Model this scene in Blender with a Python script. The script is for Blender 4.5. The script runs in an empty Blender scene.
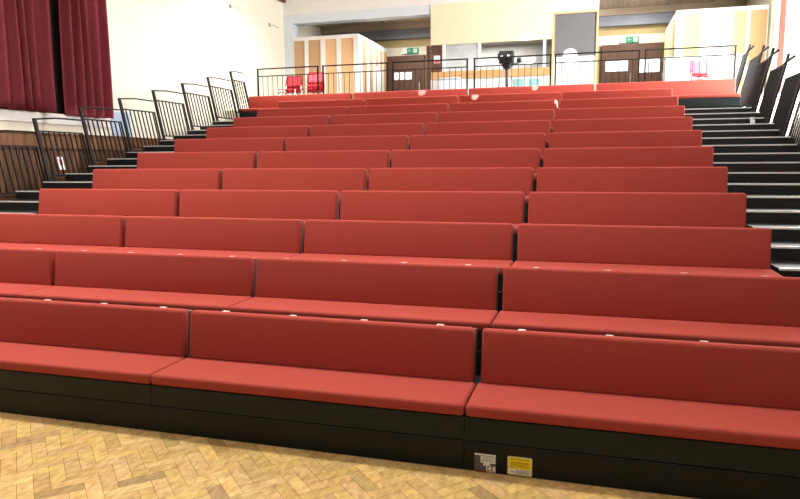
import bpy, bmesh, math, random
from mathutils import Vector, Matrix
random.seed(7)
S = bpy.context.scene
COL = S.collection
PI = math.pi
S.view_settings.view_transform = 'Standard'
S.view_settings.look = 'None'
S.view_settings.gamma = 1
S.view_settings.use_curve_mapping = False
S.view_settings.exposure = 0.15

# ------------------------------------------------------------------ constants
W = 2.0            # bench module pitch
D = 0.9517         # row depth
H = 0.2325         # row rise
ROWS = 11
STEP0 = 0.38       # first tread level at y=-0.04
BALC = 2.95        # balcony floor
XL, XR = -1.95, 10.5
YB, YR, YF = 14.0, 17.0, -9.0
CEIL = 6.9

# ------------------------------------------------------------------ materials
def mat(name, col, rough=0.6, metal=0.0, spec=0.5, noise=0.0, scale=30.0, bump=0.0, bscale=None, sheen=0.0, coat=0.0, stretch=None):
    m = bpy.data.materials.new(name); m.use_nodes = True
    nt = m.node_tree; b = nt.nodes['Principled BSDF']
    b.inputs['Base Color'].default_value = (*col, 1)
    b.inputs['Roughness'].default_value = rough
    b.inputs['Metallic'].default_value = metal
    b.inputs['Specular IOR Level'].default_value = spec
    if sheen:
        b.inputs['Sheen Weight'].default_value = sheen
        b.inputs['Sheen Roughness'].default_value = 0.5
        b.inputs['Sheen Tint'].default_value = (*[min(1, c * 2 + .1) for c in col], 1)
    if coat: b.inputs['Coat Weight'].default_value = coat
    if noise or bump:
        tc = nt.nodes.new('ShaderNodeTexCoord')
        mp = nt.nodes.new('ShaderNodeMapping')
        if stretch: mp.inputs['Scale'].default_value = stretch
        nt.links.new(tc.outputs['Object'], mp.inputs['Vector'])
        nz = nt.nodes.new('ShaderNodeTexNoise'); nz.inputs['Scale'].default_value = scale
        nz.inputs['Detail'].default_value = 5
        nt.links.new(mp.outputs['Vector'], nz.inputs['Vector'])
        if noise:
            cr = nt.nodes.new('ShaderNodeValToRGB')
            cr.color_ramp.elements[0].position = 0.3
            cr.color_ramp.elements[1].position = 0.7
            cr.color_ramp.elements[0].color = (*[c * (1 - noise) for c in col], 1)
            cr.color_ramp.elements[1].color = (*[min(1, c * (1 + noise)) for c in col], 1)
            nt.links.new(nz.outputs['Fac'], cr.inputs['Fac'])
            nt.links.new(cr.outputs['Color'], b.inputs['Base Color'])
        if bump:
            n2 = nt.nodes.new('ShaderNodeTexNoise'); n2.inputs['Scale'].default_value = bscale or scale
            n2.inputs['Detail'].default_value = 3
            nt.links.new(mp.outputs['Vector'], n2.inputs['Vector'])
            bp = nt.nodes.new('ShaderNodeBump'); bp.inputs['Strength'].default_value = bump
            bp.inputs['Distance'].default_value = 0.004
            nt.links.new(n2.outputs['Fac'], bp.inputs['Height'])
            nt.links.new(bp.outputs['Normal'], b.inputs['Normal'])
    return m

M = {}
M['red'] = mat('red_wool_fabric', (0.355, 0.057, 0.043), 0.9, spec=0.15, noise=0.10, scale=180, bump=0.35, bscale=420, sheen=0.22)
M['black'] = mat('black_laminate', (0.0105, 0.0155, 0.0150), 0.45, spec=0.22, noise=0.2, scale=9)
M['kick'] = mat('black_kickboard', (0.0050, 0.0082, 0.0090), 0.4, spec=0.22, noise=0.2, scale=6)
M['tread'] = mat('black_tread_vinyl', (0.010, 0.011, 0.012), 0.38, spec=0.4, noise=0.2, scale=40)
M['nosing'] = mat('aluminium_nosing', (0.90, 0.90, 0.90), 0.35, metal=0.4, noise=0.08, scale=60)
M['rail'] = mat('black_powder_coat', (0.009, 0.009, 0.009), 0.55, spec=0.22, noise=0.1, scale=50)
M['lip'] = mat('grey_back_shell', (0.20, 0.16, 0.15), 0.5, noise=0.08, scale=30)
M['plate'] = mat('silver_number_plate', (0.78, 0.76, 0.74), 0.35, metal=0.3, noise=0.05, scale=30)
M['cream'] = mat('cream_wall_paint', (0.87, 0.83, 0.70), 0.8, noise=0.02, scale=3, bump=0.05, bscale=60)
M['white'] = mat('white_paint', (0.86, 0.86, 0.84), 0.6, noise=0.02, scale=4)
M['bluewhite'] = mat('pale_blue_paint', (0.72, 0.79, 0.86), 0.7, noise=0.03, scale=4)
M['boothcream'] = mat('booth_cream_paint', (0.84, 0.80, 0.56), 0.75, noise=0.02, scale=4)
M['ceil'] = mat('white_ceiling', (0.8, 0.79, 0.75), 0.9, noise=0.02, scale=3)
M['greybeam'] = mat('blue_grey_beam', (0.26, 0.28, 0.33), 0.7, noise=0.05, scale=4)
M['beige'] = mat('beige_beam', (0.50, 0.40, 0.29), 0.7, noise=0.05, scale=5)
M['rearcream'] = mat('rear_wall_ochre', (0.56, 0.44, 0.22), 0.8, noise=0.04, scale=3)
M['tan'] = mat('tan_pinboard', (0.56, 0.36, 0.20), 0.85, noise=0.06, scale=50)
M['orange'] = mat('orange_pinboard', (0.80, 0.50, 0.27), 0.85, noise=0.05, scale=50)
M['deeporange'] = mat('deep_orange_board', (0.66, 0.38, 0.19), 0.85, noise=0.05, scale=50)
M['paleyellow'] = mat('pale_yellow_panel', (0.76, 0.69, 0.28), 0.8, noise=0.03, scale=20)
M['door'] = mat('brown_door_wood', (0.115, 0.052, 0.030), 0.5, noise=0.25, scale=6, stretch=(6, 6, .6))
M['counterwood'] = mat('orange_counter_wood', (0.62, 0.36, 0.15), 0.5, noise=0.15, scale=5, stretch=(.6, 6, 6))
M['greypanel'] = mat('grey_screen', (0.16, 0.16, 0.17), 0.75, noise=0.02, scale=4)
M['boothgrey'] = mat('booth_interior_grey', (0.42, 0.41, 0.38), 0.8, noise=0.04, scale=3)
M['dark'] = mat('dark_grey_plastic', (0.02, 0.021, 0.023), 0.45, noise=0.1, scale=40)
M['darkpanel'] = mat('dark_ceiling_panel', (0.085, 0.08, 0.072), 0.8, noise=0.1, scale=10)
M['curtain'] = mat('burgundy_velvet', (0.34, 0.064, 0.088), 0.85, spec=0.2, noise=0.10, scale=14, bump=0.2, bscale=200, sheen=0.35)
M['backdrop'] = mat('black_backdrop', (0.010, 0.007, 0.006), 0.9, noise=0.1, scale=10)
M['pink'] = mat('pale_pink_curtain', (0.72, 0.44, 0.38), 0.85, noise=0.06, scale=20)
M['chairred'] = mat('red_chair_plastic', (0.74, 0.075, 0.11), 0.4, noise=0.05, scale=20)
M['chrome'] = mat('chrome_tube', (0.65, 0.65, 0.67), 0.25, metal=1.0, noise=0.04, scale=20)
M['green'] = mat('exit_green', (0.01, 0.30, 0.14), 0.5, noise=0.03, scale=20)
M['paper'] = mat('white_paper', (0.92, 0.92, 0.92), 0.7, noise=0.02, scale=20)
M['greyprint'] = mat('grey_print', (0.10, 0.105, 0.11), 0.6, noise=0.1, scale=80)
M['redprint'] = mat('red_print', (0.32, 0.03, 0.03), 0.6, noise=0.1, scale=80)
M['pinkprint'] = mat('pink_print', (0.62, 0.34, 0.33), 0.6, noise=0.1, scale=80)
M['yellow'] = mat('yellow_label', (0.92, 0.74, 0.01), 0.55, noise=0.04, scale=80)
M['ochreprint'] = mat('ochre_print', (0.38, 0.26, 0.01), 0.6, noise=0.1, scale=80)
M['palelabel'] = mat('pale_yellow_label', (0.92, 0.88, 0.55), 0.55, noise=0.04, scale=80)
M['blackprint'] = mat('black_print', (0.012, 0.012, 0.012), 0.6, noise=0.1, scale=80)
M['paleblue'] = mat('pale_blue_card', (0.45, 0.56, 0.74), 0.7, noise=0.05, scale=12)
M['teal'] = mat('teal_card', (0.28, 0.52, 0.52), 0.7, noise=0.1, scale=30)
M['glintwhite'] = mat('white_glint', (0.9, 0.9, 0.9), 0.4, noise=0.02, scale=20)

def emis(name, col, st):
    m = bpy.data.materials.new(name); m.use_nodes = True
    b = m.node_tree.nodes['Principled BSDF']
    b.inputs['Base Color'].default_value = (*col, 1)
    b.inputs['Emission Color'].default_value = (*col, 1)
    b.inputs['Emission Strength'].default_value = st
    return m
M['added_lamp'] = emis('added_lamp_diffuser', (1, .97, .9), 3.0)
M['daylight'] = emis('daylight_glass', (1, 1, 1), 1.15)

def glassmat():
    m = bpy.data.materials.new('window_glass'); m.use_nodes = True
    nt = m.node_tree; b = nt.nodes['Principled BSDF']
    b.inputs['Base Color'].default_value = (.80, .84, .88, 1)
    b.inputs['Roughness'].default_value = .12
    b.inputs['Alpha'].default_value = .45
    tc = nt.nodes.new('ShaderNodeTexCoord'); nz = nt.nodes.new('ShaderNodeTexNoise')
    nz.inputs['Scale'].default_value = 3
    nt.links.new(tc.outputs['Object'], nz.inputs['Vector'])
    mr = nt.nodes.new('ShaderNodeMapRange')
    mr.inputs['To Min'].default_value = .25; mr.inputs['To Max'].default_value = .6
    nt.links.new(nz.outputs['Fac'], mr.inputs['Value'])
    nt.links.new(mr.outputs['Result'], b.inputs['Alpha'])
    return m
M['glass'] = glassmat()

def woodmat(name, c1, c2, axis_scale, rough=.45):
    m = bpy.data.materials.new(name); m.use_nodes = True
    nt = m.node_tree; b = nt.nodes['Principled BSDF']
    tc = nt.nodes.new('ShaderNodeTexCoord'); mp = nt.nodes.new('ShaderNodeMapping')
    mp.inputs['Scale'].default_value = axis_scale
    nz = nt.nodes.new('ShaderNodeTexNoise'); nz.inputs['Scale'].default_value = 4; nz.inputs['Detail'].default_value = 8
    nz.inputs['Distortion'].default_value = 0.6
    cr = nt.nodes.new('ShaderNodeValToRGB')
    cr.color_ramp.elements[0].position = .32; cr.color_ramp.elements[1].position = .70
    cr.color_ramp.elements[0].color = (*c1, 1); cr.color_ramp.elements[1].color = (*c2, 1)
    at = nt.nodes.new('ShaderNodeVertexColor'); at.layer_name = 'tint'
    mx = nt.nodes.new('ShaderNodeMix'); mx.data_type = 'RGBA'; mx.blend_type = 'MULTIPLY'; mx.inputs[0].default_value = 1
    nt.links.new(tc.outputs['Object'], mp.inputs['Vector']); nt.links.new(mp.outputs['Vector'], nz.inputs['Vector'])
    nt.links.new(nz.outputs['Fac'], cr.inputs['Fac'])
    nt.links.new(cr.outputs['Color'], mx.inputs[6]); nt.links.new(at.outputs['Color'], mx.inputs[7])
    nt.links.new(mx.outputs[2], b.inputs['Base Color'])
    b.inputs['Roughness'].default_value = rough
    b.inputs['Specular IOR Level'].default_value = .4
    return m
M['dado'] = woodmat('dark_panelling_wood', (0.066, 0.026, 0.011), (0.21, 0.098, 0.045), (3, 3, .35), .45)
M['parquet'] = woodmat('oak_parquet', (0.44, 0.28, 0.105), (0.68, 0.48, 0.20), (7, 3.5, 3), .34)
M['slats'] = woodmat('ceiling_slats_wood', (0.56, 0.44, 0.33), (0.70, 0.58, 0.46), (6, .5, 3), .6)

# ------------------------------------------------------------------ mesh helpers
def finish(name, bm, m, parent=None, smooth=False):
    me = bpy.data.meshes.new(name)
    bmesh.ops.recalc_face_normals(bm, faces=bm.faces[:])
    bm.to_mesh(me); bm.free()
    ms = m if isinstance(m, (list, tuple)) else [m]
    for x in ms: me.materials.append(x)
    if smooth:
        for p in me.polygons: p.use_smooth = True
    o = bpy.data.objects.new(name, me); COL.objects.link(o)
    if parent: o.parent = parent
    return o

def box(bm, x0, x1, y0, y1, z0, z1, bev=0.0, seg=1, mi=0, mtx=None):
    r = bmesh.ops.create_cube(bm, size=1)
    vs = r['verts']
    for v in vs:
        v.co = Vector(((x0 + x1) / 2 + v.co.x * (x1 - x0), (y0 + y1) / 2 + v.co.y * (y1 - y0), (z0 + z1) / 2 + v.co.z * (z1 - z0)))
    fs = set(f for v in vs for f in v.link_faces)
    if bev > 0:
        es = list(set(e for v in vs for e in v.link_edges))
        rr = bmesh.ops.bevel(bm, geom=es, offset=bev, segments=seg, profile=.5, affect='EDGES')
        fs = set(rr['faces']) | set(f for f in fs if f.is_valid)
        vs = list(set(v for f in fs for v in f.verts))
    for f in fs:
        if f.is_valid: f.material_index = mi
    if mtx is not None: bmesh.ops.transform(bm, matrix=mtx, verts=[v for v in vs if v.is_valid])
    return vs

def bar(bm, a, b, w, d=None, seg=4, rnd=False):
    """a square (or round) bar from point a to point b"""
    a = Vector(a); b = Vector(b); dd = w if d is None else d
    z = (b - a); L = z.length; z.normalize()
    up = Vector((0, 0, 1)) if abs(z.z) < .9 else Vector((0, 1, 0))
    x = up.cross(z).normalized(); y = z.cross(x)
    n = 10 if rnd else 4
    rings = []
    for p in (a, b):
        ring = []
        for i in range(n):
            an = 2 * PI * (i + .5) / n
            if rnd: q = p + x * math.cos(an) * w / 2 + y * math.sin(an) * dd / 2
            else:
                sx = 1 if math.cos(an) > 0 else -1; sy = 1 if math.sin(an) > 0 else -1
                q = p + x * sx * w / 2 + y * sy * dd / 2
            ring.append(bm.verts.new(q))
        rings.append(ring)
    for i in range(n):
        j = (i + 1) % n
        bm.faces.new((rings[0][i], rings[0][j], rings[1][j], rings[1][i]))
    bm.faces.new(rings[0][::-1]); bm.faces.new(rings[1])

def path(bm, pts, w, d=None):
    for a, b in zip(pts[:-1], pts[1:]): bar(bm, a, b, w, d, rnd=True)

def nb(): return bmesh.new()

def empty(name, loc, label, cat, group=None, rz=0):
    o = bpy.data.objects.new(name, None); COL.objects.link(o)
    o.location = loc; o.rotation_euler = (0, 0, rz); o.empty_display_size = .2
    o['label'] = label; o['category'] = cat
    if group: o['group'] = group
    return o
def tag(o, label, cat, group=None):
    o['label'] = label; o['category'] = cat
    if group: o['group'] = group
    return o
def struct(o):
    o['kind'] = 'structure'; return o
def sbox(name, m, *a, bev=0.0):
    bm = nb(); box(bm, *a, bev=bev); return struct(finish(name, bm, m))
def pbox(name, m, parent, *a, bev=0.0, seg=1, smooth=False):
    bm = nb(); box(bm, *a, bev=bev, seg=seg); return finish(name, bm, m, parent, smooth)

def copy_tree(o, parent=None):
    c = o.copy(); COL.objects.link(c)
    if parent: c.parent = parent
    for ch in list(o.children): copy_tree(ch, c)
    return c

ORD = ['front', 'second', 'third', 'fourth', 'fifth', 'sixth', 'seventh', 'eighth', 'ninth', 'tenth', 'eleventh', 'twelfth']

# ------------------------------------------------------------------ the room
def add_tint(me, fn):
    ca = me.color_attributes.new('tint', 'FLOAT_COLOR', 'CORNER')
    for p in me.polygons:
        c = fn(p.index)
        for li in p.loop_indices: ca.data[li].color = (*c, 1)

# herringbone parquet: one mesh of blocks
def parquet():
    L, w = 0.234, 0.078
    n = 3  # L = n*w
    bm = nb(); tints = []
    ang = math.radians(46)
    ca, sa = math.cos(ang), math.sin(ang)
    x0, x1, y0, y1 = XL, XR, YF, 1.2
    cx, cy = 4.3, -1.0
    def put(a0, a1, b0, b1):
        g = .0012
        pts = [(a0 + g, b0 + g), (a1 - g, b0 + g), (a1 - g, b1 - g), (a0 + g, b1 - g)]
        P = [(cx + u * ca - v * sa, cy + u * sa + v * ca) for u, v in pts]
        mx = sum(p[0] for p in P) / 4; my = sum(p[1] for p in P) / 4
        if not (x0 + .2 < mx < x1 - .2 and y0 + .2 < my < y1 - .2): return
        h = 0.0
        vs = [bm.verts.new((p[0], p[1], h)) for p in P]
        bm.faces.new(vs)
        t = random.choice([.84, .92, .97, 1.0, 1.04, 1.09]) * random.uniform(.95, 1.05)
        if random.random() < .07: t *= .66
        tints.append((t, t * random.uniform(.94, 1.03), t * random.uniform(.82, 1.08)))
    R = 170
    # herringbone lattice: pairs repeat along (w,w) and (L,-L)... cell basis (w, w) and (2L, 0)
    for i in range(-R, R):
        for j in range(-R // 5, R // 5):
            u0 = i * w + j * 2 * L; v0 = i * w
            if abs(u0) > 13 or abs(v0) > 13: continue
            put(u0, u0 + L, v0, v0 + w)                 # along u
            put(u0 + L, u0 + L + w, v0 + w - L, v0 + w) # along v, turned
    # dark joint sheet below the blocks
    k = len(tints)
    s = [bm.verts.new(q) for q in ((x0, y0, -.004), (x1, y0, -.004), (x1, YR, -.004), (x0, YR, -.004))]
    f = bm.faces.new(s); tints.append((.25, .2, .15))
    me = bpy.data.meshes.new('floor'); bm.to_mesh(me); bm.free()
    me.materials.append(M['parquet'])
    add_tint(me, lambda i: tints[i])
    o = bpy.data.objects.new('floor', me); COL.objects.link(o)
    return struct(o)
parquet()

def wall_with_holes_x(name, m, x0, x1, ya, yb, za, zb, holes):
    """wall slab normal to x with rectangular openings (y0,y1,z0,z1), sorted by y"""
    bm = nb(); y = ya
    for (h0, h1, z0, z1) in holes:
        if h0 > y: box(bm, x0, x1, y, h0, za, zb)
        box(bm, x0, x1, h0, h1, za, z0); box(bm, x0, x1, h0, h1, z1, zb)
        y = h1
    if y < yb: box(bm, x0, x1, y, yb, za, zb)
    return struct(finish(name, bm, m))

LWIN = (3.1, 6.35, 2.52, 5.2)
wall_with_holes_x('wall_left', M['cream'], XL - .25, XL, YF, YR, 0, CEIL, [LWIN])
RW = [(-6.5, -3.5, 2.6, 5.4), (-1.5, 1.5, 2.6, 5.4), (4.2, 7.2, 2.9, 5.6), (9.0, 13.92, 2.45, 5.8)]
wall_with_holes_x('wall_right', M['cream'], XR, XR + .25, YF, YR, 0, CEIL, RW)
sbox('wall_front', M['greypanel'], XL - .25, XR + .25, YF - .2, YF, 0, CEIL)
sbox('wall_back', M['rearcream'], XL, XR, YR, YR + .2, BALC, CEIL)
sbox('ceiling', M['ceil'], XL - .25, XR + .25, YF - .2, YB + .3, CEIL, CEIL + .15)
# right windows
for i, (a, b, z0, z1) in enumerate(RW):
    w = struct(bpy.data.objects.new('window_%d' % (i + 2), None)); COL.objects.link(w)
    bm = nb()
    for (p, q, r, s) in ((a, a + .06, z0, z1), (b - .06, b, z0, z1), (a, b, z0, z0 + .06), (a, b, z1 - .06, z1),
                         ((a + b) / 2 - .025, (a + b) / 2 + .025, z0, z1), (a, b, z0 + 1.75, z0 + 1.8)):
        box(bm, XR + .06, XR + .12, p, q, r, s)
    finish('window_frame', bm, M['white'], w)
    bm = nb(); box(bm, XR + .085, XR + .095, a + .05, b - .05, z0 + .05, z1 - .05); finish('pane', bm, M['daylight'], w)
    bm = nb(); box(bm, XR - .06, XR + .1, a - .05, b + .05, z0 - .05, z0 - .005); finish('window_sill', bm, M['white'], w)
# left window behind the curtains, with an added slit-darkening blind
w = struct(bpy.data.objects.new('window_1', None)); COL.objects.link(w)
a, b, z0, z1 = LWIN
bm = nb()
for (p, q, r, s) in ((a, a + .06, z0, z1), (b - .06, b, z0, z1), (a, b, z0, z0 + .06), (a, b, z1 - .06, z1)):
    box(bm, XL - .16, XL - .1, p, q, r, s)
finish('window_frame', bm, M['white'], w)
bl = pbox('slit_backdrop', M['backdrop'], None, XL - .098, XL - .085, a + .02, b - .02, z0 + .01, z1 - .01)
tag(bl, 'black blind added behind the slit between the burgundy curtains', 'backdrop')
sbox('trim_1', M['white'], XL - .02, XL + .025, 2.4, 6.6, 2.345, 2.505, bev=.006)   # sill under the curtains

# wood panelling (dado) left and right: top rail and tongued boards, one mesh each
def dado(name, x, sgn, y0, y1):
    bm = nb(); tint = []
    def tb(*aa, bev=0):
        n0 = len(bm.faces); box(bm, *aa, bev=bev); k = len(bm.faces) - n0
        return k
    t = 0
    lo = sorted((x, x + sgn * .045)); bo = sorted((x, x + sgn * .025))
    k = tb(lo[0], lo[1], y0, y1, 2.165, 2.20, bev=.006); tint += [(1.0, 1.0, 1.0)] * k
    lo2 = sorted((x, x + sgn * .032))
    k = tb(lo2[0], lo2[1], y0, y1, 1.965, 2.163, bev=.003); tint += [(1.35, 1.3, 1.2)] * k
    k = tb(lo[0], lo[1], y0, y1, 1.935, 1.963, bev=.006); tint += [(.8, .8, .8)] * k
    k = tb(lo2[0], lo2[1], y0, y1, 1.20, 1.26, bev=.005); tint += [(.8, .8, .8)] * k
    y = y0
    while y < y1 - .01:
        yy = min(y + .155, y1); s = random.uniform(.7, 1.15)
        k = tb(bo[0], bo[1], y + .004, yy - .004, 0.02, 1.934, bev=.006); tint += [(s, s, s)] * k
        y = yy
    me = bpy.data.meshes.new(name); bmesh.ops.recalc_face_normals(bm, faces=bm.faces[:])
    bm.to_mesh(me); bm.free(); me.materials.append(M['dado']); add_tint(me, lambda i: tint[i] if i < len(tint) else (1, 1, 1))
    o = bpy.data.objects.new(name, me); COL.objects.link(o); struct(o)
dado('trim_2', XL, 1, 0.0, 13.7)
dado('trim_3', XR, -1, 0.0, 13.7)

# proscenium-like rear opening: beam, pier, booth front, upper wall
PX1 = 6.65
sbox('trim_4', M['bluewhite'], XL, 2.40, YB, YB + .35, 5.60, 5.84)
sbox('trim_5', M['white'], XL, PX1, YB, YB + .35, 5.841, CEIL)
sbox('trim_6', M['bluewhite'], XL, XL + .26, YB, YB + .35, BALC, 5.60)
sbox('trim_7', M['door'], XL, XL + .1, 12.2, YB - .03, 6.18, 6.34)
# balcony floor
sbox('trim_15', M['cream'], 9.34, XR, 10.62, YR, 0, BALC)
sbox('trim_16', M['cream'], XL, -1.34, 10.62, YR, 0, BALC)
sbox('trim_8', M['tread'], -1.339, 9.339, 10.62, YR, BALC - .25, BALC)
# rear zone ceiling of slats
bm = nb(); tint = []
y = XL
while y < XR - .01:
    yy = min(y + .14, XR); n0 = len(bm.faces)
    box(bm, y + .004, yy - .004, YB + .36, YR, 6.0, 6.03); s = random.uniform(.75, 1.1); tint += [(s, s, s)] * (len(bm.faces) - n0); y = yy
n0 = len(bm.faces); box(bm, XL, XR, YB + .36, YR, 6.03, 6.06); tint += [(.4, .4, .4)] * (len(bm.faces) - n0)
me = bpy.data.meshes.new('trim_9'); bm.to_mesh(me); bm.free(); me.materials.append(M['slats']); add_tint(me, lambda i: tint[i])
o = bpy.data.objects.new('trim_9', me); COL.objects.link(o); struct(o)
sbox('trim_10', M['beige'], XL, XR, YR - .30, YR, 5.82, 6.0)
sbox('trim_11', M['greybeam'], XL, XR, YR - .22, YR, 5.54, 5.82)
sbox('trim_12', M['cream'], XL, XR, YR - .02, YR, 5.03, 5.30)
# upper side wall over the right opening
sbox('trim_13', M['white'], PX1, XR, YB + .2, YB + .34, 6.06, CEIL)

# ------------------------------------------------------------------ doors at the rear
def door(n, x0, x1, ztop, panes):
    e = struct(bpy.data.objects.new('door_%d' % n, None)); COL.objects.link(e)
    bm = nb()
    box(bm, x0, x1, YR - .10, YR - .001, ztop - .42, ztop)          # panel over the doors
    bw = .07
    box(bm, x0, x0 + bw, YR - .12, YR - .001, BALC, ztop); box(bm, x1 - bw, x1, YR - .12, YR - .001, BALC, ztop)
    finish('door_frame', bm, M['door'], e)
    n = len(panes)
    for (a, b, ps) in panes:
        bm = nb(); box(bm, a, b, YR - .07, YR - .002, BALC + .01, ztop - .42)
        lf = finish('door_leaf', bm, M['door'], e)
        for (p, q, r, s) in ps:
            bm = nb(); box(bm, p, q, YR - .085, YR - .06, r, s); finish('vision_panel', bm, M['daylight'], lf)
        bm = nb(); box(bm, b - .12, b - .08, YR - .11, YR - .06, BALC + .95, BALC + 1.25, bev=.005); finish('door_handle', bm, M['chrome'], lf)
door(1, 6.77, 8.62, 5.03, [(6.84, 7.68, [(6.88, 7.20, 4.28, 4.57), (7.22, 7.50, 4.28, 4.57)]), (7.69, 8.55, [(7.80, 8.05, 4.22, 4.58), (8.08, 8.36, 4.22, 4.58)])])
door(2, 0.17, 1.45, 5.03, [(0.24, 1.38, [(0.46, .60, 4.30, 4.52), (.64, .79, 4.30, 4.52), (.83, 1.02, 4.30, 4.52)])])

# exit signs
def exit_sign(x, z, label, w=.36, h=.17):
    e = empty('exit_sign', (x, YR - .1, z), label, 'sign')
    pbox('sign_panel', M['green'], e, -w / 2, w / 2, 0, .035, -h / 2, h / 2, bev=.004)
    pbox('sign_field', M['paper'], e, -w / 2 - .16, -w / 2 - .004, 0, .03, -h / 2, h / 2, bev=.004)
    pbox('doorway_symbol', M['paper'], e, w * .08, w * .40, -.004, .001, -h * .36, h * .36)
    # running figure on the doorway
    bm = nb(); Y = -.008
    for a, b, t in (((.10, .015), (.07, -.02), .022), ((.07, -.02), (.10, -.05), .014), ((.07, -.02), (.035, -.05), .014), ((.10, .012), (.13, -.005), .011), ((.10, .012), (.065, .02), .011)):
        bar(bm, (a[0] * w / .36, Y, a[1]), (b[0] * w / .36, Y, b[1]), t, .006)
    bar(bm, (.108, Y - .003, .04), (.108, Y + .003, .04), .026, rnd=True)
    finish('running_figure', bm, M['green'], e)
    bm = nb()
    bar(bm, (-.02, Y, 0), (-.13, Y, 0), .02, .006); bar(bm, (-.135, Y, 0), (-.09, Y, .045), .018, .006); bar(bm, (-.135, Y, 0), (-.09, Y, -.045), .018, .006)
    finish('arrow', bm, M['paper'], e)
exit_sign(7.60, 5.15, 'green exit sign on cream band over the right-hand doors')
exit_sign(1.06, 5.17, 'green exit sign on cream band over the left-hand door')

# ------------------------------------------------------------------ partitions at the back
def partition(name, label, x0, x1, ztop, panels, side, pcols):
    """front face at YB: white frame with coloured boards; side wall running to the rear wall"""
    e = empty(name, ((x0 + x1) / 2, YB + .1, BALC), label, 'partition')
    ox, oy, oz = e.location
    def B(nm, m, a, b, c, d, z0, z1, bev=0): return pbox(nm, M[m], e, a - ox, b - ox, c - oy, d - oy, z0 - oz, z1 - oz, bev=bev)
    B('backing', 'white', x0, x1, YB + .06, YB + .10, BALC, ztop - .02)
    B('top_rail', 'white', x0, x1, YB, YB + .12, ztop - .10, ztop, .004)
    B('skirting', 'white', x0, x1, YB, YB + .06, BALC, BALC + .12)
    for (a, b), c in zip(panels, pcols):
        B('board', c, a, b, YB + .03, YB + .058, BALC + .12, ztop - .10)
    edges = [x0] + [v for pq in panels for v in pq] + [x1]
    for i in range(0, len(edges), 2):
        if edges[i + 1] - edges[i] > .01: B('stile', 'white', edges[i], edges[i + 1], YB, YB + .06, BALC + .12, ztop - .10)
    sx = x1 if side > 0 else x0
    B('side_wall', 'white', min(sx, sx - side * .06), max(sx, sx - side * .06), YB + .12, YR - .35, BALC, ztop)
    for (ya, yb, za, zb) in ((14.35, 14.68, BALC + .12, ztop - .12), (14.98, 15.22, BALC + .12, ztop - .12), (15.50, 15.72, 4.55, ztop - .16), (15.95, 16.15, 4.52, ztop - .16), (16.32, 16.6, BALC + .12, ztop - .12)):
        B('side_board', 'tan' if side > 0 else 'paleyellow', *(sorted((sx + side * .012, sx - side * .01))), ya, yb, za, zb)
    return e
partition('partition_screen', 'white framed partition with tan boards at the left of the balcony', -1.68, .29, 5.22,
          [(-1.66, -1.33), (-1.22, -.84), (-.71, -.36), (-.24, .14)], 1, ['tan', 'tan', 'orange', 'orange'])
partition('partition_screen', 'white framed partition with pale yellow and orange boards at the right of the balcony', 8.45, 10.46, 5.29,
          [(8.62, 8.98), (9.02, 9.70), (9.72, 10.00), (10.08, 10.44)], -1, ['paleyellow', 'white', 'paleyellow', 'deeporange'])

# ------------------------------------------------------------------ control booth
bx0, bx1 = 2.35, 5.52
e = empty('control_booth', ((bx0 + bx1) / 2, YB + .3, BALC), 'cream fronted control booth with open hatch and wooden counter at balcony centre', 'booth')
ox, oy, oz = e.location
def B(nm, m, a, b, c, d, z0, z1, bev=0, par=None): return pbox(nm, M[m], e if par is None else par, a - ox, b - ox, c - oy, d - oy, z0 - oz, z1 - oz, bev=bev)
B('fascia', 'boothcream', bx0, bx1, YB - .03, YB + .08, 4.79, 5.835)
B('lower_front', 'white', bx0, bx1, YB - .02, YB + .06, BALC, 3.89)
B('counter_front', 'counterwood', bx0 + .02, bx1, YB - .06, YB - .021, 3.89, 4.05)
B('counter_top', 'counterwood', bx0 + .02, bx1, YB - .06, YB + .45, 4.05, 4.08)
B('back_wall', 'boothgrey', bx0, bx1, YB + 2.0, YB + 2.06, BALC, 5.6)
B('booth_ceiling', 'boothgrey', bx0, bx1, YB + .08, YB + 2.0, 5.05, 5.12)
B('side_wall', 'boothgrey', bx0, bx0 + .05, YB + .46, YB + 2.0, BALC, 5.05)
B('side_wall', 'boothgrey', bx1 - .05, bx1, YB + .46, YB + 2.0, BALC, 5.05)
for px in (2.66, 3.62, 5.30): B('hatch_post', 'white', px, px + .07, YB + .0, YB + .07, 4.08, 4.79)
B('glass_pane', 'glass', 2.74, 3.61, YB + .03, YB + .04, 4.085, 4.785)
B('edge_post', 'door', bx0 - .12, bx0 - .01, YB - .01, YB + .09, BALC, 4.78)
pn = pbox('notice', M['paper'], None, 2.43, 2.60, YB - .001, YB + .004, 4.32, 4.52); tag(pn, 'white and red notice at the left end of the booth hatch', 'notice')
pbox('red_band', M['chairred'], pn, 2.44, 2.59, YB - .004, YB - .001, 4.33, 4.41)
pbox('notice_hanger', M['door'], pn, 2.36, 2.66, YB + .004, YB + .02, 4.08, 4.78)
# grey board right of the booth
e = empty('projection_board', (6.1, YB, BALC), 'tall grey board in cream frame right of the booth', 'board')
ox, oy, oz = e.location
B('board', 'greypanel', 5.58, 6.60, YB + .02, YB + .06, 4.33, 5.38)
B('sunlit_lower_part', 'white', 5.58, 6.60, YB + .015, YB + .06, BALC, 4.329)  # white colour stands in for sunlight on the board's lower part
for a in ((5.525, 5.58), (6.60, PX1)): B('frame_upright', 'orange', a[0], a[1], YB - .02, YB + .10, BALC, 5.44)
B('frame_top', 'orange', 5.58, 6.60, YB - .02, YB + .10, 5.385, 5.44)
sbox('trim_14', M['white'], 5.53, PX1, YB + .0, YB + .1, 5.445, 5.838)

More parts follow.
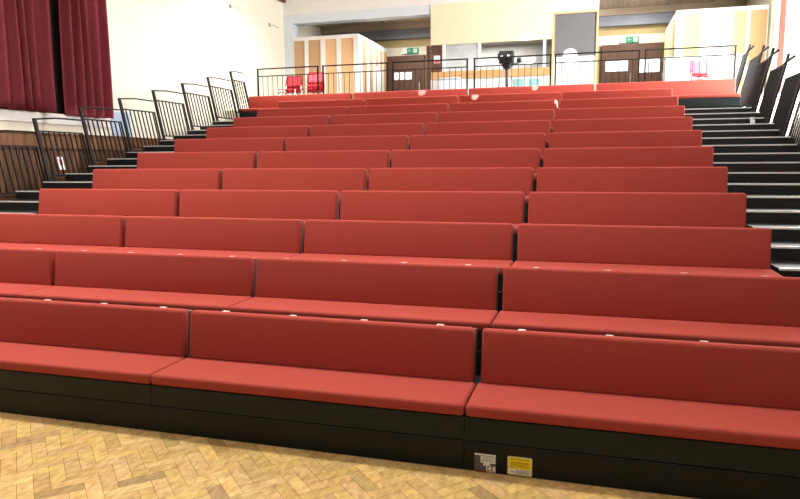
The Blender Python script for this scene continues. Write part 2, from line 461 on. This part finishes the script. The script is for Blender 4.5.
# ceiling panels above the rear zone
for x0, x1, y0, y1, lab, k in ((-1.1, -.15, 14.5, 15.4, 'dark square ceiling vent above the left partition', 0), (.75, 1.05, 14.6, 15.5, 'narrow dark ceiling vent between left partition and booth', 1), (8.1, 8.5, 15.0, 15.3, 'small brown ceiling vent above the right-hand doors', 2)):
    v = empty('ceiling_vent', ((x0 + x1) / 2, (y0 + y1) / 2, 5.93), lab, 'vent')
    hx, hy = (x1 - x0) / 2, (y1 - y0) / 2
    pbox('vent_panel', M['darkpanel'], v, -hx, hx, -hy, hy, .01, .07)
    bm = nb()
    for a in ((-hx - .03, -hx, -hy, hy), (hx, hx + .03, -hy, hy), (-hx, hx, -hy - .03, -hy), (-hx, hx, hy, hy + .03)): box(bm, *a, 0, .07)
    finish('vent_frame', bm, M['bluewhite'] if k == 0 else M['darkpanel'], v)

# ------------------------------------------------------------------ seating platforms
for k in range(1, ROWS + 1):
    zd = H * k
    y0 = (k - 1) * D + .12
    y1 = k * D + .12 if k < ROWS else 10.62
    lx0, lx1 = (.0, 8.0) if k < ROWS else (-1.25, 9.25)
    e = empty('seating_platform', (4, y0, 0), 'black stepped platform carrying the %s bench row' % ORD[k] if k < ROWS else 'black landing platform carrying the wide back bench row', 'platform', 'seating platforms under the benches')
    if k == ROWS:
        y0 = 10.0; e.location = (4, y0, 0)
    pbox('deck', M['tread'], e, lx0 - 4, lx1 - 4, 0, y1 - y0, zd - .03, zd)
    pbox('riser', M['black'], e, lx0 - 4, lx1 - 4, 0, .03, max(0.0, zd - H), zd - .031)
    for lx in ((-3.9, -1.3, 1.3, 3.9) if k < ROWS else (-5.1, -1.7, 1.7, 5.1)):
        bm = nb(); bar(bm, (lx, .07, 0), (lx, .07, zd - .031), .05); bar(bm, (lx, .45, 0), (lx, .45, zd - .031), .05); finish('support_leg', bm, M['rail'], e)
    if k == ROWS:
        pbox('rear_fascia', M['black'], e, lx0 - 4, lx1 - 4, y1 - y0 - .03, y1 - y0, 0, zd - .031)

# ------------------------------------------------------------------ aisle stairs
def stairs(x0, x1, label):
    cx = (x0 + x1) / 2; hw = (x1 - x0) / 2
    e = empty('aisle_stairs', (cx, -.04 - D / 2, 0), label, 'stairs')
    yb = -.04 - D / 2
    for j in range(-1, 20):
        y = -.04 + j * D / 2; z = STEP0 + j * H / 2
        yn = y + D / 2 if j < 19 else 10.0
        st = pbox('step', M['tread'], e, -hw, hw, y - yb, yn - yb, (z - .20) if j > 0 else 0, z)
        bm = nb()
        box(bm, -hw, hw, y - yb - .004, y - yb + .030, z - .002, z + .004)
        box(bm, -hw, hw, y - yb - .006, y - yb - .0005, z - .013, z + .004)
        finish('nosing_strip', bm, M['nosing'], st)
    bm = nb(); box(bm, -hw, -hw + .03, .4, 9.9 - yb, 0, .05); 
    bm.free()
    return e
stairs(8.045, 9.30, 'black aisle steps with bright metal nosings right of the red benches')
stairs(-1.30, -.045, 'black aisle steps with metal nosings left of the red benches')

# ------------------------------------------------------------------ benches
def cushion(bm, x0, x1, y0, y1, z0, z1, r, seg=4):
    return box(bm, x0, x1, y0, y1, z0, z1, bev=r, seg=seg)

def make_bench(w, plates=4, plinth=True):
    """bench section; origin: middle of section under the top front edge of the backrest, z=0 platform level"""
    e = bpy.data.objects.new('bench_section', None); COL.objects.link(e); e.empty_display_size = .2
    hw = w / 2
    bm = nb(); cushion(bm, -hw + .004, hw - .004, -.43, -.015, .302, .372, .022)
    # small crown on the seat top
    bmesh.ops.subdivide_edges(bm, edges=[ed for ed in bm.edges if abs(ed.verts[0].co.x - ed.verts[1].co.x) > 1], cuts=7)
    finish('seat_cushion', bm, M['red'], e, True)
    tilt = Matrix.Rotation(math.radians(-8), 4, 'X')
    bm = nb(); cushion(bm, -hw + .024, hw - .024, .0, .085, -.335, .0, .026)
    bmesh.ops.transform(bm, matrix=Matrix.Translation((0, -.004, .692)) @ tilt, verts=bm.verts[:])
    finish('backrest_cushion', bm, M['red'], e, True)
    bm = nb(); box(bm, -hw + .02, hw - .02, .086, .102, -.52, -.008, bev=.004)
    bmesh.ops.transform(bm, matrix=Matrix.Translation((0, -.004, .692)) @ tilt, verts=bm.verts[:])
    bs = finish('back_shell', bm, M['lip'], e)
    for i in range(plates):
        x = -hw + w * (i + .5) / plates
        bm = nb(); box(bm, x - .022, x + .022, .080, .106, -.0075, .0015, bev=.002)
        box(bm, x - .022, x + .022, .1022, .106, -.04, -.0076)
        bmesh.ops.transform(bm, matrix=Matrix.Translation((0, -.004, .692)) @ tilt, verts=bm.verts[:])
        finish('seat_number_plate', bm, M['plate'], e)
    pbox('front_panel', M['black'], e, -hw + .0015, hw - .0015, -.425, -.40, .170, .300, bev=.002)
    # under frame: brackets carrying the seat down to the platform
    bm = nb()
    for x in (-hw + .12, 0, hw - .12):
        box(bm, x - .02, x + .02, -.395, .0, .27, .301)
        box(bm, x - .02, x + .02, -.12, -.05, 0.002, .272)
        box(bm, x - .02, x + .02, -.06, .05, .30, .345)
    finish('under_frame', bm, M['rail'], e)
    if plinth: pbox('kick_panel', M['kick'], e, -hw + .0005, hw - .0005, -.43, -.405, .002, .166, bev=.002)
    return e

POSW = ['at the left aisle end', 'third from the right aisle', 'second from the right aisle', 'at the right aisle end']
proto = make_bench(W)
proto_end = make_bench(W + .014)
free_protos = {False: proto, True: proto_end}
first = True
benches = {}
for k in range(ROWS):
    for i in range(4):
        end = i in (0, 3)
        o = free_protos.pop(end) if end in free_protos else copy_tree(proto_end if end else proto)
        o.location = (W * (i + .5) + (-.007, 0, 0, .007)[i], k * D, k * H)
        if k == 0: name = 'front'
        o['label'] = 'red upholstered bench section in %s, %s' % ('front row above the parquet' if k == 0 else ORD[k] + ' row', POSW[i])
        o['category'] = 'bench'; o['group'] = 'red bench sections on the seating rows'
        benches[(k, i)] = o
bw = 10.47 / 4
pb = make_bench(bw, 5)
for i in range(4):
    o = pb if i == 0 else copy_tree(pb)
    o.location = (-1.235 + bw * (i + .5), ROWS * D, ROWS * H)
    o['label'] = 'wide red bench section in the topmost back row before the railing, %s' % ['left end', 'second from left', 'third from left', 'right end'][i]
    o['category'] = 'bench'; o['group'] = 'wide red bench sections of the back row'

# ------------------------------------------------------------------ labels on the front kick panel (section at right end of the front row)
kp_parent = benches[(0, 3)]
for ch in kp_parent.children:
    if ch.name.startswith('kick_panel'): kick = ch
def lab_box(bm, x0, x1, z0, z1, y, mi): box(bm, x0, x1, y - .0012, y, z0, z1, mi=mi)
# positions in the bench's frame: world x = 7 + lx ; front plane y=-.43
def textmesh(body, size):
    cu = bpy.data.curves.new('t', 'FONT'); cu.body = body; cu.size = size; cu.extrude = .0004
    to = bpy.data.objects.new('t', cu); COL.objects.link(to)
    dg = bpy.context.evaluated_depsgraph_get(); dg.update()
    me = bpy.data.meshes.new_from_object(to.evaluated_get(dg))
    COL.objects.unlink(to); bpy.data.objects.remove(to)
    return me
def rating_label(x0, x1, z0, z1):
    w, h = x1 - x0, z1 - z0
    o = pbox('rating_label', M['greyprint'], None, x0, x1, -.4325, -.4305, z0, z1)
    tag(o, 'small black and white rating label with CE mark on the front kick panel', 'label')
    bm = nb(); y = -.4326
    lab_box(bm, x0 + .02 * w, x1, z1 - .10 * h, z1 - .03 * h, y, 0)
    lab_box(bm, x0 + .30 * w, x1 - .02 * w, z1 - .38 * h, z1 - .14 * h, y, 0)
    lab_box(bm, x0 + .30 * w, x1 - .02 * w, z1 - .50 * h, z1 - .385 * h, y, 0)
    lab_box(bm, x0 + .42 * w, x0 + .74 * w, z1 - .64 * h, z1 - .505 * h, y, 0)
    lab_box(bm, x0 + .56 * w, x1 - .02 * w, z0 + .10 * h, z0 + .345 * h, y, 0)
    finish('white_field', bm, M['paper'], o)
    bm = nb(); lab_box(bm, x0, x0 + .60 * w, z0, z0 + .075 * h, y, 0); finish('red_band', bm, M['redprint'], o)
    bm = nb(); lab_box(bm, x0 + .60 * w, x1, z0, z0 + .095 * h, y, 0); finish('pink_band', bm, M['pinkprint'], o)
    bm = nb()
    for q in range(5):
        zz = z1 - (.18 + .055 * q) * h; lab_box(bm, x0 + .34 * w, x1 - (.06 + .05 * (q % 3)) * w, zz - .006 * h, zz, -.4338, 0)
    for q in range(4):
        zz = z1 - (.20 + .13 * q) * h; lab_box(bm, x0 + .05 * w, x0 + .22 * w, zz - .02 * h, zz, -.4338, 0)
    finish('print_lines', bm, M['greyprint'], o)
    # CE mark
    bm = nb(); R_ = .105 * h; zc = z0 + .222 * h
    for cxk, e_ in ((x0 + .71 * w, False), (x0 + .88 * w, True)):
        pts = [(cxk + R_ * math.cos(t) + .0, zc + R_ * math.sin(t)) for t in [math.radians(a) for a in range(90, 271, 15)]]
        for p, q in zip(pts[:-1], pts[1:]): bar(bm, (p[0], -.4342, p[1]), (q[0], -.4342, q[1]), .0016, .005)
        if e_: bar(bm, (cxk - R_, -.4342, zc), (cxk - .1 * R_, -.4342, zc), .0016, .0045)
    finish('ce_mark', bm, M['blackprint'], o)
    o.parent = None
    return o
def yellow_label(x0, x1, z0, z1):
    w, h = x1 - x0, z1 - z0
    bm = nb()
    # perforated stamp-like outline
    nx, nz = 10, 8; t = .05 * w
    pts = []
    for i in range(nx): pts += [(x0 + w * i / nx, z0), (x0 + w * (i + .5) / nx, z0 + t)]
    for i in range(nz): pts += [(x1, z0 + h * i / nz), (x1 - t, z0 + h * (i + .5) / nz)]
    for i in range(nx): pts += [(x1 - w * i / nx, z1), (x1 - w * (i + .5) / nx, z1 - t)]
    for i in range(nz): pts += [(x0, z1 - h * i / nz), (x0 + t, z1 - h * (i + .5) / nz)]
    fr = [bm.verts.new((p[0], -.4325, p[1])) for p in pts]; bk = [bm.verts.new((p[0], -.4305, p[1])) for p in pts]
    bm.faces.new(fr); bm.faces.new(bk[::-1])
    for i in range(len(pts)): j = (i + 1) % len(pts); bm.faces.new((fr[i], bk[i], bk[j], fr[j]))
    o = finish('warning_label', bm, M['palelabel'])
    tag(o, 'yellow warning label with perforated edge on the front kick panel', 'label')
    bm = nb(); lab_box(bm, x0 + .07 * w, x1 - .07 * w, z0 + .36 * h, z1 - .08 * h, -.4326, 0); finish('yellow_field', bm, M['yellow'], o)
    bm = nb(); lab_box(bm, x0 + .07 * w, x1 - .07 * w, z0 + .10 * h, z0 + .35 * h, -.4326, 0); finish('white_field', bm, M['paper'], o)
    bm = nb()
    lab_box(bm, x0 + .12 * w, x1 - .14 * w, z1 - .16 * h, z1 - .135 * h, -.4338, 0)
    lab_box(bm, x0 + .16 * w, x1 - .16 * w, z1 - .345 * h, z1 - .305 * h, -.4338, 0)
    lab_box(bm, x0 + .46 * w, x0 + .54 * w, z1 - .26 * h, z1 - .215 * h, -.4338, 0)
    lab_box(bm, x0 + .14 * w, x1 - .2 * w, z1 - .42 * h, z1 - .40 * h, -.4338, 0)
    lab_box(bm, x0 + .14 * w, x1 - .12 * w, z1 - .50 * h, z1 - .48 * h, -.4338, 0)
    finish('print_lines', bm, M['ochreprint'], o)
    bm = nb()
    bar(bm, (x0 + .14 * w, -.4332, z0 + .22 * h), (x0 + .28 * w, -.4332, z0 + .22 * h), .09 * h, .004, rnd=False)
    finish('red_print', bm, M['pinkprint'], o)
    bm = nb()
    for q in range(3): lab_box(bm, x0 + .36 * w, x1 - .12 * w, z0 + (.15 + .07 * q) * h, z0 + (.165 + .07 * q) * h, -.4338, 0)
    finish('small_print', bm, M['greyprint'], o)
    return o
RL = (6.058, 6.176, .003, .109)
YL = (6.236, 6.372, .004, .114)
rating_label(*RL); yellow_label(*YL)
# screw heads on the kick panel near the section joint
bm = nb()
for x, z in ((5.93, .11), (5.985, .105), (5.98, .03), (5.90, .035)):
    bar(bm, (x - 5.004, -.4325, z), (x - 5.004, -.4295, z), .008, rnd=True)
kk = [c for c in benches[(0, 2)].children if c.name.startswith('kick_panel')][0]
finish('screw_heads', bm, M['black'], kk)

# ------------------------------------------------------------------ side guard rails
def guard_rail(side, y, z, h, length, nbars, label, xf):
    """side -1 left / +1 right; leans outwards; origin at post foot"""
    e = empty('guard_rail', (xf, y, z), label, 'railing', 'leaning guard rails beside the aisle steps')
    ln = .215 * side        # lean per metre of height
    def P(yy, zz): return (ln * zz, yy, zz)
    bm = nb(); bar(bm, P(0, 0), P(0, h), .032, .055); box(bm, -.05, .05, -.05, .05, 0, .012); finish('post', bm, M['rail'], e)
    hr = h - .015
    bm = nb(); path(bm, [P(-.40, hr - .08), P(-.02, hr - .10), P(.10, hr - .125)] if side > 0 else [P(-.03, hr), P(.05, hr + .01), P(length * .45, hr + .045), P(length + .0, hr + .045)], .026 if side < 0 else .04); finish('handrail', bm, M['rail'], e)
    tz, bz = (h - .185, .09) if side < 0 else (h - .15, .09)
    bm = nb(); bar(bm, P(.05, tz), P(length - .04, tz), .022); finish('top_rail', bm, M['rail'], e)
    bm = nb(); bar(bm, P(.05, bz), P(length - .04, bz), .022); finish('bottom_rail', bm, M['rail'], e)
    for i in range(nbars):
        yy = .05 + (length - .09) * (i + .5) / nbars
        bm = nb(); bar(bm, P(yy, bz), P(yy, tz), .021, .012); finish('baluster', bm, M['rail'], e)
    bm = nb(); bar(bm, P(length - .04, bz - .01), P(length - .04, tz + .01), .022); finish('end_bar', bm, M['rail'], e)
    for yy in (.05,):
        for zz in (bz, tz):
            pass
    bm = nb(); bar(bm, P(0, bz), P(.05, bz), .02); bar(bm, P(0, tz), P(.05, tz), .02); finish('clamp', bm, M['rail'], e)
    return e
names = ['nearest, cut by the left frame edge', 'second from the front', 'third from the front', 'fourth from the front', 'fifth from the front', 'sixth from the front', 'seventh from the front', 'rearmost beside the back row']
for q, k in enumerate(range(3, 11)):
    y = (k + .516) * D; j = 2 * k + 1
    z = STEP0 + j * H / 2 if j <= 19 else BALC - .10
    if j > 19: z = STEP0 + 19 * H / 2 + .25
    L_ = .95 if k < 10 else .60
    guard_rail(-1, y, z if k < 10 else 2.83, .94, L_, 8 if k < 10 else 5, 'black leaning guard rail beside the left aisle steps, ' + names[q], -1.2)
rn = ['nearest, cut by the right frame edge', 'second from the front', 'third from the front', 'fourth from the front', 'fifth from the front', 'rearmost beside the back row']
for q, k in enumerate(range(6, 12)):
    y = (k + .115) * D; j = 2 * k
    z = STEP0 + j * H / 2 if j <= 19 else STEP0 + 19 * H / 2
    if k == 10: z = STEP0 + 19 * H / 2
    if k == 11: z = 2.95
    L_ = .93 if k < 11 else .45
    guard_rail(1, y, z, 1.04 if k < 10 else (1.12 if k == 10 else .93), L_, 8 if k < 11 else 3, 'black leaning guard rail beside the right aisle steps, ' + rn[q], 9.2 if k < 10 else 9.24)

# notice hung on the left rail
sg = pbox('notice', M['paper'], None, -.004, .004, -.055, .055, -.10, .10)
sg.location = (-1.335, 4.69, 1.70); sg.rotation_euler = (0, math.radians(-12), 0)
tag(sg, 'small white notice fixed to a left guard rail before the wood panelling', 'notice')
pbox('print_block', M['redprint'], sg, .0042, .0055, -.03, .03, -.03, .06)
# a scrap of paper on the right steps
sg = pbox('paper_sheet', M['paper'], None, -.035, .035, -.006, 0, 0, .13); sg.location = (9.05, 8.02, 2.243); sg.rotation_euler = (math.radians(-20), 0, .1)
tag(sg, 'white paper sheet leaning on the upper right aisle steps', 'paper')

# ------------------------------------------------------------------ rear railing sections
def rear_rail(x0, x1, label):
    e = empty('balcony_rail', (x0, 10.85, BALC), label, 'railing', 'railing sections behind the back row')
    L_ = x1 - x0; h = .965
    for x in (0, L_):
        bm = nb(); bar(bm, (x, 0, 0), (x, 0, h), .032); box(bm, x - .05, x + .05, -.05, .05, 0, .01); finish('post', bm, M['rail'], e)
    bm = nb(); bar(bm, (-.02, 0, h), (L_ + .02, 0, h), .026); finish('handrail', bm, M['rail'], e)
    bm = nb(); bar(bm, (0, 0, h - .17), (L_, 0, h - .17), .02); finish('top_rail', bm, M['rail'], e)
    bm = nb(); bar(bm, (0, 0, .09), (L_, 0, .09), .026); finish('bottom_rail', bm, M['rail'], e)
    n = max(3, int(round(L_ / .13)))
    for i in range(1, n):
        bm = nb(); bar(bm, (L_ * i / n, 0, .09), (L_ * i / n, 0, h - .17), .011); finish('baluster', bm, M['rail'], e)
    return e
px = [(-1.15, .40), (.53, 2.09), (2.23, 3.92), (4.08, 5.70), (5.80, 7.46), (7.58, 9.24)]
rl = ['first from the left, in front of the tan partition', 'second from the left, beside the left-hand door', 'third from the left, before the booth', 'fourth from the left, beside the tripod camera', 'fifth from the left, before the grey board', 'sixth from the left, right end']
for (a, b), t in zip(px, rl): rear_rail(a, b, 'black balcony railing section, ' + t)

# ------------------------------------------------------------------ camera on tripod
e = empty('video_camera', (4.70, 11.5, BALC + .86), 'black video camera on tripod head behind the balcony railing', 'camera')
pbox('body', M['dark'], e, -.17, .15, -.12, .16, .06, .33, bev=.02, seg=2)
pbox('viewfinder', M['dark'], e, -.19, -.03, -.15, -.115, .13, .27, bev=.008)
bm = nb(); bar(bm, (.06, -.24, .2), (.06, -.11, .2), .13, rnd=True); finish('lens_hood', bm, M['dark'], e)
for x in (-.10, .06): 
    bm = nb(); box(bm, x - .03, x + .03, -.255 if x > 0 else -.156, -.245 if x > 0 else -.15, .18, .215, bev=.003); finish('painted_glint', M and bm, M['glintwhite'], e)  # white chips painted in for two reflections on the camera
pbox('head', M['dark'], e, -.09, .09, -.09, .09, -.05, .06, bev=.02)
bm = nb(); bar(bm, (.08, 0, .0), (.30, .05, .10), .03, rnd=True); box(bm, .22, .32, -.02, .10, .08, .18, bev=.02); finish('pan_handle', bm, M['dark'], e)
e = empty('tripod', (4.70, 11.5, BALC), 'slim silver tripod with spread legs carrying the video camera', 'tripod')
for a in (90, 210, 330):
    c, s = math.cos(math.radians(a)), math.sin(math.radians(a))
    bm = nb(); bar(bm, (c * .03, s * .03, .80), (c * .40, s * .40, .01), .028, rnd=True); finish('leg', bm, M['chrome'], e)
bm = nb(); bar(bm, (0, 0, .35), (0, 0, .81), .035, rnd=True); finish('column', bm, M['dark'], e)
bm = nb(); bar(bm, (-.2, 0, .40), (.2, 0, .40), .02, rnd=True); finish('spreader', bm, M['dark'], e)

# ------------------------------------------------------------------ stacked red chairs
def make_chair():
    e = bpy.data.objects.new('stacking_chair', None); COL.objects.link(e); e.empty_display_size = .2
    def shell(bm, rows, t):
        g = []
        for r in rows: g.append([bm.verts.new(p) for p in r])
        for i in range(len(g) - 1):
            for j in range(len(g[0]) - 1): bm.faces.new((g[i][j], g[i][j + 1], g[i + 1][j + 1], g[i + 1][j]))
        bmesh.ops.solidify(bm, geom=bm.faces[:], thickness=t)
    bm = nb(); rows = []
    for i in range(7):
        y = -.22 + .42 * i / 6; rows.append([(-.235 + .47 * q / 8, y, .42 - .03 * math.sin(PI * q / 8) * .6 - (.02 if i == 0 else 0) + .01 * (i / 6)) for q in range(9)])
    shell(bm, rows, .012); finish('seat', bm, M['chairred'], e, True)
    bm = nb(); rows = []
    for i in range(7):
        z = .50 + .28 * i / 6; wd = .225 - .03 * (i / 6) ** 3
        rows.append([(-wd + 2 * wd * q / 8, .20 + .09 * i / 6 + .03 * math.sin(PI * q / 8), z) for q in range(9)])
    shell(bm, rows, .012); finish('backrest', bm, M['chairred'], e, True)
    for x in (-1, 1):
        bm = nb(); path(bm, [(x * .23, -.20, 0), (x * .215, -.17, .40)], .022); finish('leg', bm, M['chrome'], e)
        bm = nb(); path(bm, [(x * .23, .24, 0), (x * .215, .19, .40), (x * .2, .205, .52)], .022); finish('leg', bm, M['chrome'], e)
    return e
ch = make_chair(); used = False
stk = ['bottom', 'second from the bottom', 'third from the bottom', 'fourth from the bottom']
for cx, cy, n, rz, lab in ((-.74, 11.75, 3, .0, 'in the left stack of three behind the railing'), (-.14, 11.8, 4, .06, 'in the taller stack of four behind the railing'), (8.85, 11.7, 2, .5, 'in the short stack before the right partition')):
    for q in range(n):
        o = copy_tree(ch) if used else ch; used = True
        o.location = (cx, cy - .012 * q, BALC + .078 * q); o.rotation_euler = (0, 0, rz)
        pos = 'topmost' if q == n - 1 else stk[q]
        o['label'] = 'red plastic chair, %s %s' % (pos, lab)
        o['category'] = 'chair'; o['group'] = 'stacked red plastic chairs on the balcony'

# white low cupboard at right of the balcony
e = empty('low_cupboard', (8.95, 13.2, BALC), 'white low cupboard before the right partition behind the railing', 'cupboard')
pbox('body', M['white'], e, -.80, .80, -.20, .20, 0, 1.08); pbox('top', M['white'], e, -.83, .83, -.23, .22, 1.081, 1.11, bev=.005)
for x in (-.79, .01):
    d_ = pbox('cupboard_door', M['white'], e, x, x + .78, -.222, -.201, .06, 1.06, bev=.004)
    pbox('handle', M['chrome'], d_, x + (.70 if x < 0 else .05), x + (.73 if x < 0 else .08), -.24, -.222, .5, .65)
# storage crate and boxes at the booth
e = empty('storage_box', (3.0, 13.55, BALC), 'pale blue grey box standing before the booth front', 'box')
pbox('body', M['bluewhite'], e, -.25, .25, -.18, .18, 0, .86, bev=.02); pbox('lid', M['bluewhite'], e, -.27, .27, -.2, .2, .861, .90, bev=.01)
for i, (x, t) in enumerate(((4.55, 'left'), (4.95, 'right'))):
    o = pbox('leaflet_sheet', M['teal'], None, x, x + .28, YB - .03, YB - .021, 3.62, 3.82)
    tag(o, 'pale teal sheet on the white booth front, %s of the pair' % t, 'sheet', 'teal sheets on the booth front')
# ------------------------------------------------------------------ left wall details
def curtain(y0, y1, z0, z1, label, seed, x=XL + .12, mt='curtain', amp=.075, wl=.22, cat='curtain', sgn=1):
    rnd = random.Random(seed)
    n = int((y1 - y0) / .012); nz = 16
    ph = [rnd.uniform(0, 6.28) for _ in range(4)]
    bm = nb(); front = []
    for i in range(n + 1):
        t = i / n; y = y0 + (y1 - y0) * t
        row = []
        for k in range(nz + 1):
            s = k / nz
            am = amp * (.75 + .35 * (1 - s))
            yy = y + .02 * math.sin(3 * s + ph[0] + t * 9)
            a = 2 * PI * (y - y0) / wl
            a += 1.1 * math.sin(2 * PI * (y - y0) / (wl * 3.7) + ph[1]) + .25 * math.sin(2.2 * s + ph[2])
            xx = am * (math.sin(a) + .16 * math.sin(2 * a + ph[3])) + .02 * math.sin(2 * PI * y / .9 + ph[2])
            row.append(bm.verts.new((x + sgn * xx, yy, z0 + (z1 - z0) * s)))
        front.append(row)
    for i in range(n):
        for k in range(nz): bm.faces.new((front[i][k], front[i + 1][k], front[i + 1][k + 1], front[i][k + 1]))
    bmesh.ops.solidify(bm, geom=bm.faces[:], thickness=.006)
    o = finish('curtain', bm, M[mt], None, True)
    return tag(o, label, cat)
curtain(2.6, 5.25, 2.525, 5.35, 'burgundy window curtain cut by the left frame edge', 3)
curtain(5.50, 6.50, 2.51, 5.35, 'narrower burgundy window curtain right of the dark slit', 5)
e = empty('curtain_track', (XL, 4.6, 5.36), 'white curtain track above the burgundy curtains', 'track')
pbox('rail', M['white'], e, .06, .12, -2.1, 2.1, 0, .04)
pbox('bracket', M['white'], e, .0, .06, -1.9, -1.86, .0, .04); pbox('bracket', M['white'], e, .0, .06, 1.86, 1.9, .0, .04)
o = pbox('notice_board', M['paleblue'], None, XL + .001, XL + .02, 6.63, 7.15, 2.21, 2.66, bev=.004); tag(o, 'pale blue card on the cream wall right of the burgundy curtains', 'card')
for y, z, t in ((11.06, 5.47, 'left of the pair'), (13.1, 5.42, 'right of the pair, nearest the pier')):
    e = empty('wall_bracket', (XL, y, z), 'small grey bracket high on the left wall, ' + t, 'bracket', 'brackets high on the left wall')
    pbox('back_plate', M['chrome'], e, .0, .012, -.06, .06, -.05, .05, bev=.003)
    bm = nb(); path(bm, [(.01, 0, 0), (.12, .05, -.02), (.14, .25, -.05)], .02); finish('arm', bm, M['chrome'], e)
curtain(12.2, 12.5, 2.7, 5.9, 'pale pink window curtain on the bright right wall', 9, x=XR - .10, mt='pink', amp=.04, sgn=-1)

# ------------------------------------------------------------------ ceiling lamps, unseen, added to light the seats
def area(name, loc, size, sizey, energy, col, rot, spread=PI):
    l = bpy.data.lights.new(name, 'AREA'); l.shape = 'RECTANGLE'; l.size = size; l.size_y = sizey; l.energy = energy; l.color = col; l.spread = spread
    o = bpy.data.objects.new(name, l); COL.objects.link(o); o.location = loc; o.rotation_euler = rot
    return o
WARM = (1.0, .96, .90)
li = 0
for y, en in ((-5.5, 0.5), (-1.5, 42), (1.2, 178), (6.0, 38), (10.5, 185)):
    for x, fx in ((.4, 1.2), (5.4, .75)):
        e = empty('added_ceiling_light', (x, y, CEIL - .10), 'added ceiling light panel above the seating, out of view', 'added_lamp', 'added ceiling light panels')
        pbox('housing', M['white'], e, -.65, .65, -.33, .33, .03, .10)
        pbox('diffuser', M['added_lamp'], e, -.6, .6, -.3, .3, .015, .03)
        area('panel_fill', (x, y, CEIL - .12), 1.2, .6, en * fx, WARM, (0, 0, 0), math.radians(125))
# daylight through the right windows
DAY = (1.0, .985, .96)
for (a, b, z0, z1), en in zip(RW, (5, 8, 110, 900)):
    yc, yw = ((a + b) / 2, b - a) if en < 500 else (9.9, 1.8)
    area('window_daylight', (XR - .03, yc, (z0 + z1) / 2), z1 - z0, yw, en, DAY, (0, math.radians(90), 0))
# rear balcony: fill lights added over the door zones and in the booth
area('balcony_fill', (1.2, 15.2, 5.7), .6, .6, 75, WARM, (0, 0, 0))
area('balcony_fill', (7.6, 15.6, 5.9), .6, .6, 70, WARM, (0, 0, 0))
area('booth_fill', (3.9, 15.2, 5.0), 1.6, .8, 60, (1, 1, 1), (0, 0, 0))

# spot lamps added in mid-air to imitate sun patches on rows and booth
def add_sun_patch(src, dst, dia, en):
    src = Vector(src); dst = Vector(dst); dv = dst - src
    l = bpy.data.lights.new('sun_patch_spot', 'SPOT'); l.energy = en; l.spot_size = 2 * math.atan(dia / 2 / dv.length); l.spot_blend = .25; l.shadow_soft_size = .01
    o = bpy.data.objects.new('sun_patch_spot', l); COL.objects.link(o); o.location = src
    o.rotation_euler = dv.to_track_quat('-Z', 'Y').to_euler()
SRC = (7.6, 4.2, 6.4)
for dst in ((3.0, 10.46, 3.20), (5.42, 10.46, 3.215), (4.33, 9.51, 2.975), (5.98, 8.56, 2.755)):
    add_sun_patch(SRC, dst, .10, 26000)
add_sun_patch((6.4, -8.0, 6.2), (4.9, 13.97, 4.79), .35, 90000); add_sun_patch((6.4, -8.0, 6.2), (5.98, 14.0, 4.35), .36, 150000)

# ------------------------------------------------------------------ world
wd = bpy.data.worlds.new('World'); S.world = wd; wd.use_nodes = True
bg = wd.node_tree.nodes['Background']; bg.inputs[0].default_value = (.85, .92, 1, 1); bg.inputs[1].default_value = .6

# ------------------------------------------------------------------ camera
F = 663.33
yaw, pitch, roll = math.radians(16.18717), math.radians(7.44823), math.radians(-.33605)
cy_, sy_ = math.cos(yaw), math.sin(yaw)
f = Vector((-sy_ * math.cos(pitch), cy_ * math.cos(pitch), -math.sin(pitch)))
r = Vector((cy_, sy_, 0)); u = r.cross(f)
c, s = math.cos(roll), math.sin(roll)
rr = c * r + s * u; uu = -s * r + c * u
cam = bpy.data.cameras.new('Camera'); cam.sensor_width = 36; cam.lens = F / 800 * 36; cam.clip_end = 100
co = bpy.data.objects.new('Camera', cam); COL.objects.link(co)
mt = Matrix(((rr.x, uu.x, -f.x, 6.63545), (rr.y, uu.y, -f.y, -3.85267), (rr.z, uu.z, -f.z, .98856 + .69), (0, 0, 0, 1)))
co.matrix_world = mt
S.camera = co
